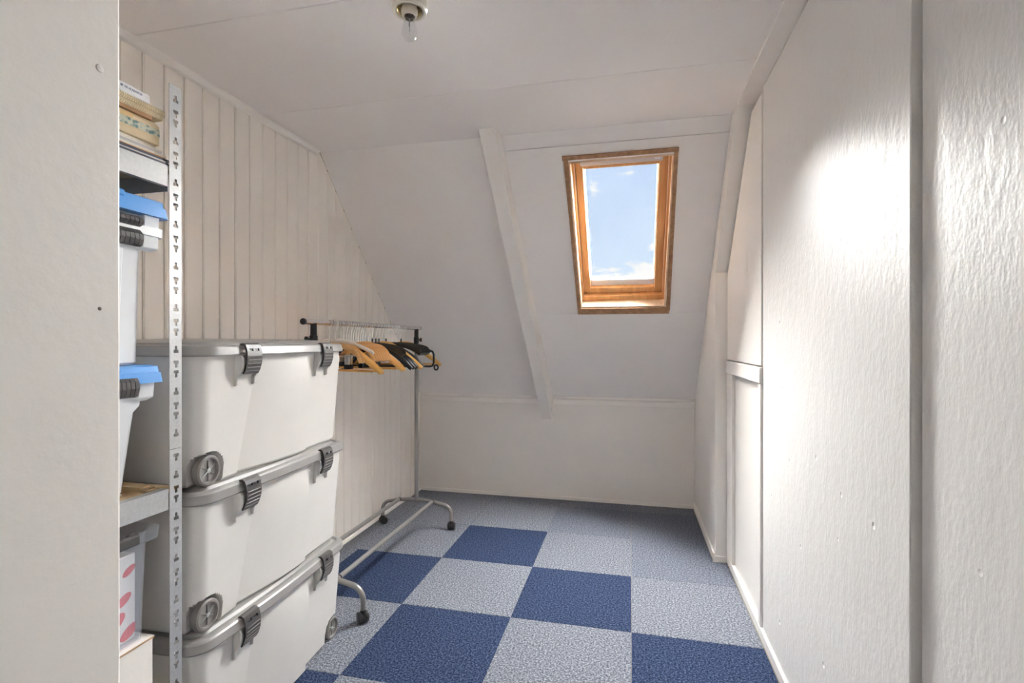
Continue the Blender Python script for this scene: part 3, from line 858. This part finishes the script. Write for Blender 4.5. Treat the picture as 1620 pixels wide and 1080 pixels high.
def make_roller_box(label, loc, rz, flip):
    b = thing('roller_box', label, 'storage box', loc, rz + (pi if flip else 0), group='stacked roller boxes')
    HB = 0.366
    def hxz(z): return 0.192 + 0.024 * z / HB
    def hyz(z): return 0.360 + 0.014 * z / HB
    rings = []
    base0 = box_outline(hxz(0) - 0.006, hyz(0) - 0.006, 0.030, 0.002, 0.021, True)
    rings.append([(x * 0.91, q * 0.925, 0.026) for x, q, _ in base0])
    rings.append([(x * 0.93, q * 0.935, 0.002) for x, q, _ in base0])
    rings.append(base0)
    for z in (0.010, 0.030, 0.0425, 0.055, 0.065, 0.074, 0.081, 0.087, 0.091, 0.0925):
        rings.append(box_outline(hxz(z), hyz(z), 0.035, z, 0.023, True))
    rings.append(box_outline(hxz(0.094), hyz(0.094), 0.035, 0.094, 0.023, False))
    for z in (0.12, 0.155, 0.19, 0.225, 0.26, 0.285, 0.31, 0.325):
        rings.append(box_outline(hxz(z), hyz(z), 0.035, z, 0.023 - 0.017 * max(0, (z - 0.225) / 0.10) ** 2, False))
    rings.append(box_outline(hxz(0.335), hyz(0.335), 0.045, 0.340, 0.002, False))
    rings.append(box_outline(hxz(0.355), hyz(0.355), 0.045, 0.356, 0.0, False))
    body = MB().loft(rings).build('body', BOXBODY, b, smooth=True, angle=28)
    # lid: bowed rim, moulded steps
    def lring(ins, z, bow=0.012):
        r = max(0.02, 0.060 - ins * 0.6)
        hx, hy = 0.230 - ins, 0.3875 - ins
        base = rrect(hx, hy, r, z, n=7)
        out = []
        for k, (x, q, zz) in enumerate(base):
            out.append((x, q, zz))
            nx = base[(k + 1) % len(base)]
            if abs(nx[0] - x) < 1e-6 and abs(nx[1] - q) > 0.1:   # long side: add bowed points
                for m in range(1, 14):
                    f = m / 14
                    yq = q + (nx[1] - q) * f
                    out.append((x + math.copysign(bow * sin(pi * f), x), yq, z))
        return out
    lid = MB().loft([lring(0.022, 0.352), lring(0.002, 0.352), lring(0.0, 0.356), lring(0.004, 0.377), lring(0.008, 0.3815), lring(0.016, 0.3835), lring(0.022, 0.3835),
                     lring(0.026, 0.380), lring(0.034, 0.380), lring(0.040, 0.3875), lring(0.050, 0.391), lring(0.062, 0.391), lring(0.075, 0.3945), lring(0.12, 0.398), lring(0.17, 0.3995)]).build('lid', BOXLID, b, smooth=True, angle=24)
    # latches on both long sides with their mounts
    for sx in (1, -1):
        for yc in (-0.206, 0.206):
            bowx = 0.012 * sin(pi * (yc + 0.3275) / 0.655)
            X = lambda v: sx * (v + bowx)
            up = [(0.216, 0.3855), (0.226, 0.3875), (0.234, 0.383), (0.2385, 0.372)]
            low = [(0.2398, 0.3645), (0.2415, 0.352), (0.2405, 0.330), (0.234, 0.309), (0.2275, 0.298), (0.2235, 0.300), (0.230, 0.312), (0.236, 0.332), (0.237, 0.352), (0.2348, 0.3645)]
            back = [(0.2335, 0.372), (0.2285, 0.380), (0.216, 0.3825)]
            lm = MB()
            ye = [yc - 0.032, yc - 0.021, yc - 0.005, yc + 0.005, yc + 0.021, yc + 0.032]
            for k in range(5):
                for pr_ in ((up + low + back,) if k % 2 == 0 else (up + back, low)):     # odd bands leave the slot open
                    lm.prism([(X(p), q) for p, q in pr_], 'y', ye[k], ye[k + 1])
            la = lm.build('latch', LATCH, b)
            rb = [(0.2415, 0.350), (0.2415, 0.339), (0.2395, 0.328), (0.2362, 0.317), (0.232, 0.307)]
            for p, q in rb:
                MB().sweep([(X(p), yc - 0.028, q), (X(p), yc + 0.028, q)], 0.0016, seg=6, up=(0, 0, 1)).build('rib', WHEEL, la)
            mo = MB()
            for dy in (-0.038, 0.038):
                pr = [(0.205, 0.352), (0.2275, 0.352), (0.2335, 0.340), (0.2325, 0.320), (0.225, 0.302), (0.2165, 0.290), (0.205, 0.280)]
                mo.prism([(X(p), q) for p, q in pr], 'y', yc + dy - 0.004, yc + dy + 0.004)
                mo.prism([(X(0.203), 0.30), (X(0.2165), 0.30), (X(0.213), 0.268), (X(0.200), 0.262)], 'y', yc + dy - 0.004, yc + dy + 0.004)
            mo.prism([(X(0.203), 0.345), (X(0.222), 0.345), (X(0.217), 0.300), (X(0.205), 0.292)], 'y', yc - 0.036, yc + 0.036)
            mo.build('latch_mount', BOXBODY, b, bevel=0.0015)
    # wheels at one end
    for sx in (1, -1):
        w = thing('wheel', None, None); w.parent = b
        w.location = (sx * 0.186, -0.322, 0.0425)
        R = 0.0415
        prof = [(R - 0.003, -0.013), (R, -0.010), (R, 0.008), (R - 0.004, 0.0115), (R - 0.009, 0.0115), (R - 0.0105, 0.008), (R - 0.0115, 0.004)]
        MB().lathe([(r, h * sx) for r, h in prof], 32, axis='x').build('tyre', WHEEL, w, smooth=True)
        MB().lathe([(0.0065, 0.002 * sx), (0.0065, 0.0085 * sx), (0.0045, 0.0098 * sx)], 16, axis='x').build('hub', GALV, w, smooth=True)
        for k in range(6):
            a = pi / 6 + k * pi / 3
            sp = MB()
            c_, s_ = cos(a), sin(a)
            q = lambda r, t_, h: (sx * h, r * c_ - t_ * s_, r * s_ + t_ * c_)
            sp.hexa([q(0.005, -0.0022, 0.003), q(0.027, -0.0012, 0.003), q(0.027, 0.0012, 0.003), q(0.005, 0.0022, 0.003),
                     q(0.005, -0.0014, 0.0085), q(0.027, -0.0006, 0.0065), q(0.027, 0.0006, 0.0065), q(0.005, 0.0014, 0.0085)])
            sp.build('spoke', GALV if k % 3 == 0 else WHEEL, w)
    return b
BP = 0.3898
RZ = radians(3.0)
make_roller_box('grey-lidded roller box at the bottom of the stack, standing on the carpet', (-1.326, 1.478, -0.0018), RZ - radians(0.5), True)
make_roller_box('grey-lidded roller box in the middle of the stack of three', (-1.324, 1.475, BP), RZ, False)
make_roller_box('grey-lidded roller box on top of the stack, lid level with the clothes rail', (-1.323, 1.475, 2 * BP), RZ + radians(0.3), False)

# ------------------------------------------------------------------ garment rack
GX, GY0, GY1 = -1.315, 1.935, 3.012
gr = thing('garment_rack', 'silver rolling garment rack with two base rails and castors', 'garment rack', (GX, (GY0 + GY1) / 2, 0))
hl = (GY1 - GY0) / 2
CZ = 0.048      # where the tube ends over the castor
for s_ in (-1, 1):
    yy = s_ * hl
    pts = []
    pts.append((-0.232, yy, CZ))
    for a in [pi - k * (pi / 2 - 0.09) / 8 for k in range(9)]:
        pts.append((-0.232 + 0.06 + 0.06 * cos(a), yy, CZ + 0.045 + 0.06 * sin(a)))
    n = 10
    x0 = pts[-1][0]; z0 = pts[-1][2]
    for k in range(1, n):
        x = x0 + (-2 * x0) * k / n
        pts.append((x, yy, z0 + 0.020 * (1 - (x / x0) ** 2)))
    right = [(-p[0], p[1], p[2]) for p in reversed(pts[:10])]
    MB().sweep(pts + right, 0.0115, seg=12, up=(0, 1, 0)).build('base_leg', SILVER, gr, smooth=True)
    for sx in (-1, 1):
        ca = thing('castor', None, None); ca.parent = gr; ca.location = (sx * 0.232, yy, 0)
        ca.rotation_euler = (0, 0, (0.5 if s_ < 0 else -0.35) + sx * 0.4)
        MB().lathe([(0.0125, 0.040), (0.0135, 0.046), (0.0125, 0.056)], 14).build('stem', BLACK, ca, smooth=True)
        for q in (-0.013, 0.013):
            MB().lathe([(0.012, -0.0085), (0.0225, -0.007), (0.0240, 0.0), (0.0225, 0.007), (0.012, 0.0085)], 20, (q, 0.004, 0.0238), 'x').build('wheel', BLACK, ca, smooth=True)
        MB().prism([(-0.019, 0.020), (0.010, 0.018), (0.024, 0.030), (0.020, 0.043), (0.004, 0.0505), (-0.012, 0.046)], 'x', -0.0045, 0.0045).build('fork', BLACK, ca, bevel=0.001)
zr = z0 + 0.013
for sx in (-1, 1):
    r_ = MB().sweep([(sx * 0.112, -hl, zr + 0.004), (sx * 0.112, hl, zr + 0.004)], 0.0112, seg=12, up=(0, 0, 1)).build('base_rail', SILVER, gr, smooth=True)
    for s_ in (-1, 1):
        MB().sweep([(sx * 0.112, s_ * (hl - 0.010), zr + 0.004), (sx * 0.112, s_ * (hl - 0.018), zr + 0.004)], 0.0124, seg=12, up=(0, 0, 1)).build('end_ring', BLACK, r_, smooth=True)
BZ = 1.2535
for s_ in (-1, 1):
    yy = s_ * hl
    MB().lathe([(0.0125, zr + 0.010), (0.0125, 0.62), (0.0125, 1.165)], 16, (0, yy, 0)).build('upright', SILVER, gr, smooth=True)
    sl_ = MB().lathe([(0.0145, 1.155), (0.0165, 1.160), (0.0165, 1.195), (0.0135, 1.198), (0.0130, 1.2475)], 18, (0, yy, 0)).build('sleeve', BLACK, gr, smooth=True)
    d = -1 if s_ < 0 else 1
    ax = (-0.93, -0.36) if s_ < 0 else (0.93, 0.2)
    kp = MB()
    def kring(t_, r):
        ox, oy = ax[0] * t_, yy + ax[1] * t_
        return [(ox - ax[1] * r * cos(a), oy + ax[0] * r * cos(a), 1.180 + r * sin(a)) for a in [2 * pi * i / 14 for i in range(14)]]
    kp.loft([kring(0.014, 0.005), kring(0.022, 0.005), kring(0.023, 0.012), kring(0.034, 0.013), kring(0.036, 0.010)])
    kp.build('clamp_knob', BLACK, gr, smooth=True)
MB().sweep([(0, -hl - 0.066, BZ), (0, hl + 0.052, BZ)], 0.0122, seg=18, up=(0, 0, 1)).build('hanging_rail', CHROME, gr, smooth=True)
MB().lathe([(0.0100, -0.004), (0.0134, -0.002), (0.0134, 0.006)], 18, (0, -hl - 0.072, BZ), 'y').build('end_cap', BLACK, gr, smooth=True)
MB().lathe([(0.0132, -0.004), (0.0132, 0.003), (0.0095, 0.006)], 18, (0, hl + 0.056, BZ), 'y').build('end_cap', SILVER, gr, smooth=True)

# ------------------------------------------------------------------ hangers
HR = 0.0148
def hook_path(stem=-0.092, r=HR, end=-0.6):
    p = [(0, 0, stem), (0, 0, -0.050), (0.003, 0, -0.038), (0.010, 0, -0.020)]
    for k in range(0, 11):
        a = -0.35 + (pi + 0.35 - end * 1.0) * k / 10
        p.append((r * cos(a), 0, r * sin(a)))
    return p
def hook(parent, m=CHROME, rad=0.0017, stem=-0.092):
    return MB().sweep(hook_path(stem), rad, seg=6, up=(0, 1, 0)).build('hook', m, parent, smooth=True)
def arms(mb, ctrl, hz, hy, seg=10):
    """a hanger body through mirrored control points (x>=0), section half sizes hz, hy lists"""
    c = [(-p[0], p[1], p[2]) for p in reversed(ctrl[1:])] + list(ctrl)
    z_ = list(reversed(hz[1:])) + list(hz); y_ = list(reversed(hy[1:])) + list(hy)
    pts = bez(c, 6)
    def interp(L):
        out = []
        for i in range(len(L) - 1):
            for k in range(6): out.append(L[i] + (L[i + 1] - L[i]) * k / 6)
        out.append(L[-1]); return out
    mb.sweep(pts, interp(z_), interp(y_), seg=seg, up=(0, 1, 0))
    return mb
G_W, G_B, G_S = 'wooden hangers on the clothes rail', 'black hangers on the clothes rail', 'pale wooden hangers on the clothes rail'
def proto(name, label, group):
    return thing(name, label, 'hanger', (0, 0, 0), 0, group)
# wooden suit hanger with dowel
hw = proto('wooden_hanger', 'honey-coloured wooden hanger with wire hook and trouser bar', G_W)
hook(hw)
arms(MB(), [(0, 0, -0.098), (0.05, 0, -0.106), (0.12, 0.004, -0.145), (0.185, 0.014, -0.192), (0.222, 0.026, -0.226)], [0.016, 0.0165, 0.014, 0.0125, 0.009], [0.0060, 0.0060, 0.0060, 0.0062, 0.005]).build('body', HWOOD, hw, smooth=True, angle=60)
MB().sweep([(-0.192, 0.012, -0.216), (0.192, 0.012, -0.216)], 0.0055, seg=8, up=(0, 0, 1)).build('trouser_bar', HWOOD, hw, smooth=True)
# flat short wooden hanger with metal clips
hc = proto('wooden_hanger', 'flat pale wooden hanger with metal clips', G_S)
hook(hc)
arms(MB(), [(0, 0, -0.100), (0.06, 0, -0.102), (0.12, 0, -0.112), (0.155, 0, -0.140), (0.172, 0, -0.176)], [0.013, 0.013, 0.012, 0.011, 0.010], [0.0055] * 5).build('body', HWOOD2, hc, smooth=True, angle=60)
cl_ = MB()
cl_.sweep([(-0.12, 0, -0.150), (0.12, 0, -0.150)], 0.0016, seg=6, up=(0, 0, 1))
for x in (-0.10, 0.10):
    cl_.box(x - 0.011, x + 0.011, -0.006, 0.006, -0.185, -0.142)
cl_.build('clip', CHROME, hc, bevel=0.001)
for x in (-0.10, 0.10):
    MB().box(x - 0.012, x + 0.012, -0.0075, 0.0075, -0.205, -0.184).build('clip_pad', BLACK, hc, bevel=0.001)
# black broad-shouldered plastic hanger
hb = proto('plastic_hanger', 'glossy black plastic hanger with broad shoulders', G_B)
hook(hb)
MB().lathe([(0.004, -0.100), (0.0045, -0.070), (0.003, -0.066)], 10).build('collar', BLACK, hb, smooth=True)
arms(MB(), [(0, 0, -0.104), (0.05, 0, -0.110), (0.115, 0.004, -0.138), (0.175, 0.016, -0.182), (0.214, 0.032, -0.224)], [0.010, 0.011, 0.013, 0.0165, 0.011], [0.005, 0.006, 0.008, 0.0155, 0.010]).build('body', BLACK, hb, smooth=True, angle=60)
MB().sweep([(-0.185, 0.012, -0.214), (0.185, 0.012, -0.214)], 0.004, seg=8, up=(0, 0, 1)).build('trouser_bar', BLACK, hb, smooth=True)
# slim black hanger with higher rounded shoulders
hs = proto('plastic_hanger', 'slim black plastic hanger with high rounded shoulder ends', G_B)
hook(hs)
arms(MB(), [(0, 0, -0.096), (0.06, 0, -0.100), (0.13, 0, -0.112), (0.18, 0.002, -0.130), (0.200, 0.002, -0.152)], [0.009, 0.011, 0.015, 0.021, 0.014], [0.0045, 0.005, 0.006, 0.007, 0.005]).build('body', BLACK, hs, smooth=True, angle=60)
# white plastic hanger
hwh = proto('plastic_hanger', 'white plastic hanger with thick moulded hook', 'white hanger on the clothes rail')
MB().sweep(hook_path(-0.076, 0.0183), [0.006] * 4 + [0.0055] * 10 + [0.004], [0.003] * 15, seg=8, up=(0, 1, 0)).build('hook', WHITEPL, hwh, smooth=True)
arms(MB(), [(0, 0, -0.080), (0.05, 0, -0.080), (0.10, 0, -0.089), (0.113, 0, -0.0925), (0.120, 0, -0.0975), (0.127, 0, -0.0985), (0.16, 0, -0.111), (0.203, 0, -0.128), (0.213, 0, -0.137)],
     [0.010, 0.010, 0.0085, 0.0085, 0.0050, 0.0082, 0.008, 0.0075, 0.005], [0.0045] * 9).build('body', WHITEPL, hwh, smooth=True, angle=60)
# black frame hanger
hf = proto('frame_hanger', 'black tubular frame hanger with rounded square ends and a ring', 'frame hanger on the clothes rail')
hook(hf)
MB().lathe([(0.004, -0.100), (0.0045, -0.070), (0.003, -0.066)], 10).build('collar', BLACK, hf, smooth=True)
fp = [(0, 0, -0.098), (0.10, 0, -0.116), (0.185, 0, -0.134), (0.205, 0, -0.142), (0.213, 0, -0.158), (0.213, 0, -0.205), (0.206, 0, -0.222), (0.190, 0, -0.227), (0, 0, -0.227)]
fp = fp + [(-p[0], p[1], p[2]) for p in reversed(fp[1:-1])]
MB().sweep(fp, 0.0062, seg=8, up=(0, 1, 0), closed=True).build('frame', BLACK, hf, smooth=True, angle=70)
MB().sweep([(0.228 + 0.012 * cos(a), 0, -0.232 + 0.014 * sin(a)) for a in [2 * pi * k / 16 for k in range(16)]], 0.005, seg=8, up=(0, 1, 0), closed=True).build('ring', BLACK, hf, smooth=True)

used = set()
LABELS = {id(p): p['label'] for p in (hw, hc, hb, hs, hwh, hf)}
def hang(pr, y, yaw, dz=0.0, label=None, name=None, dx=0.0):
    if id(pr) in used: o = copy_tree(pr)
    else:
        o = pr; used.add(id(pr))
    o.location = (GX + dx, y, BZ - 0.0008)
    o.rotation_euler = (0, radians(dz), radians(yaw))
    o['label'] = label or LABELS[id(pr)]
    return o
for yy, a in ((2.052, -9), (2.074, -9)):
    hang(hc, yy, a, label='flat pale wooden clip hanger hooked between the black clamp knob and the white hanger')
hang(hwh, 2.098, -9)
for yy, a in ((2.120, -9.5), (2.142, -9.5)):
    hang(hw, yy, a, label='honey-coloured wooden hanger right behind the white hanger')
for yy, a in ((2.170, -8), (2.192, -7.5), (2.214, -7), (2.236, -6.5), (2.258, -6), (2.280, -6), (2.302, -6), (2.324, -6)):
    hang(hc, yy, a)
for yy, a in ((2.346, -9), (2.370, -9)):
    hang(hw, yy, a)
for yy, a in ((2.404, -6), (2.422, -6)):
    hang(hs, yy, a)
for yy, a in ((2.446, -6), (2.482, -6), (2.518, -6)):
    hang(hb, yy, a)
for yy, a in ((2.552, -6), (2.574, -6)):
    hang(hw, yy, a, label='honey-coloured wooden hanger squeezed between the black plastic hangers')
hang(hb, 2.599, -6)
for yy, a in ((2.632, -6), (2.651, -6), (2.670, -6), (2.689, -6), (2.708, -6), (2.727, -6), (2.746, -6)):
    hang(hs, yy, a)
hang(hf, 2.790, -5)
hang(hw, 2.824, 3, label='honey-coloured wooden hanger hooked beyond the black frame hanger')
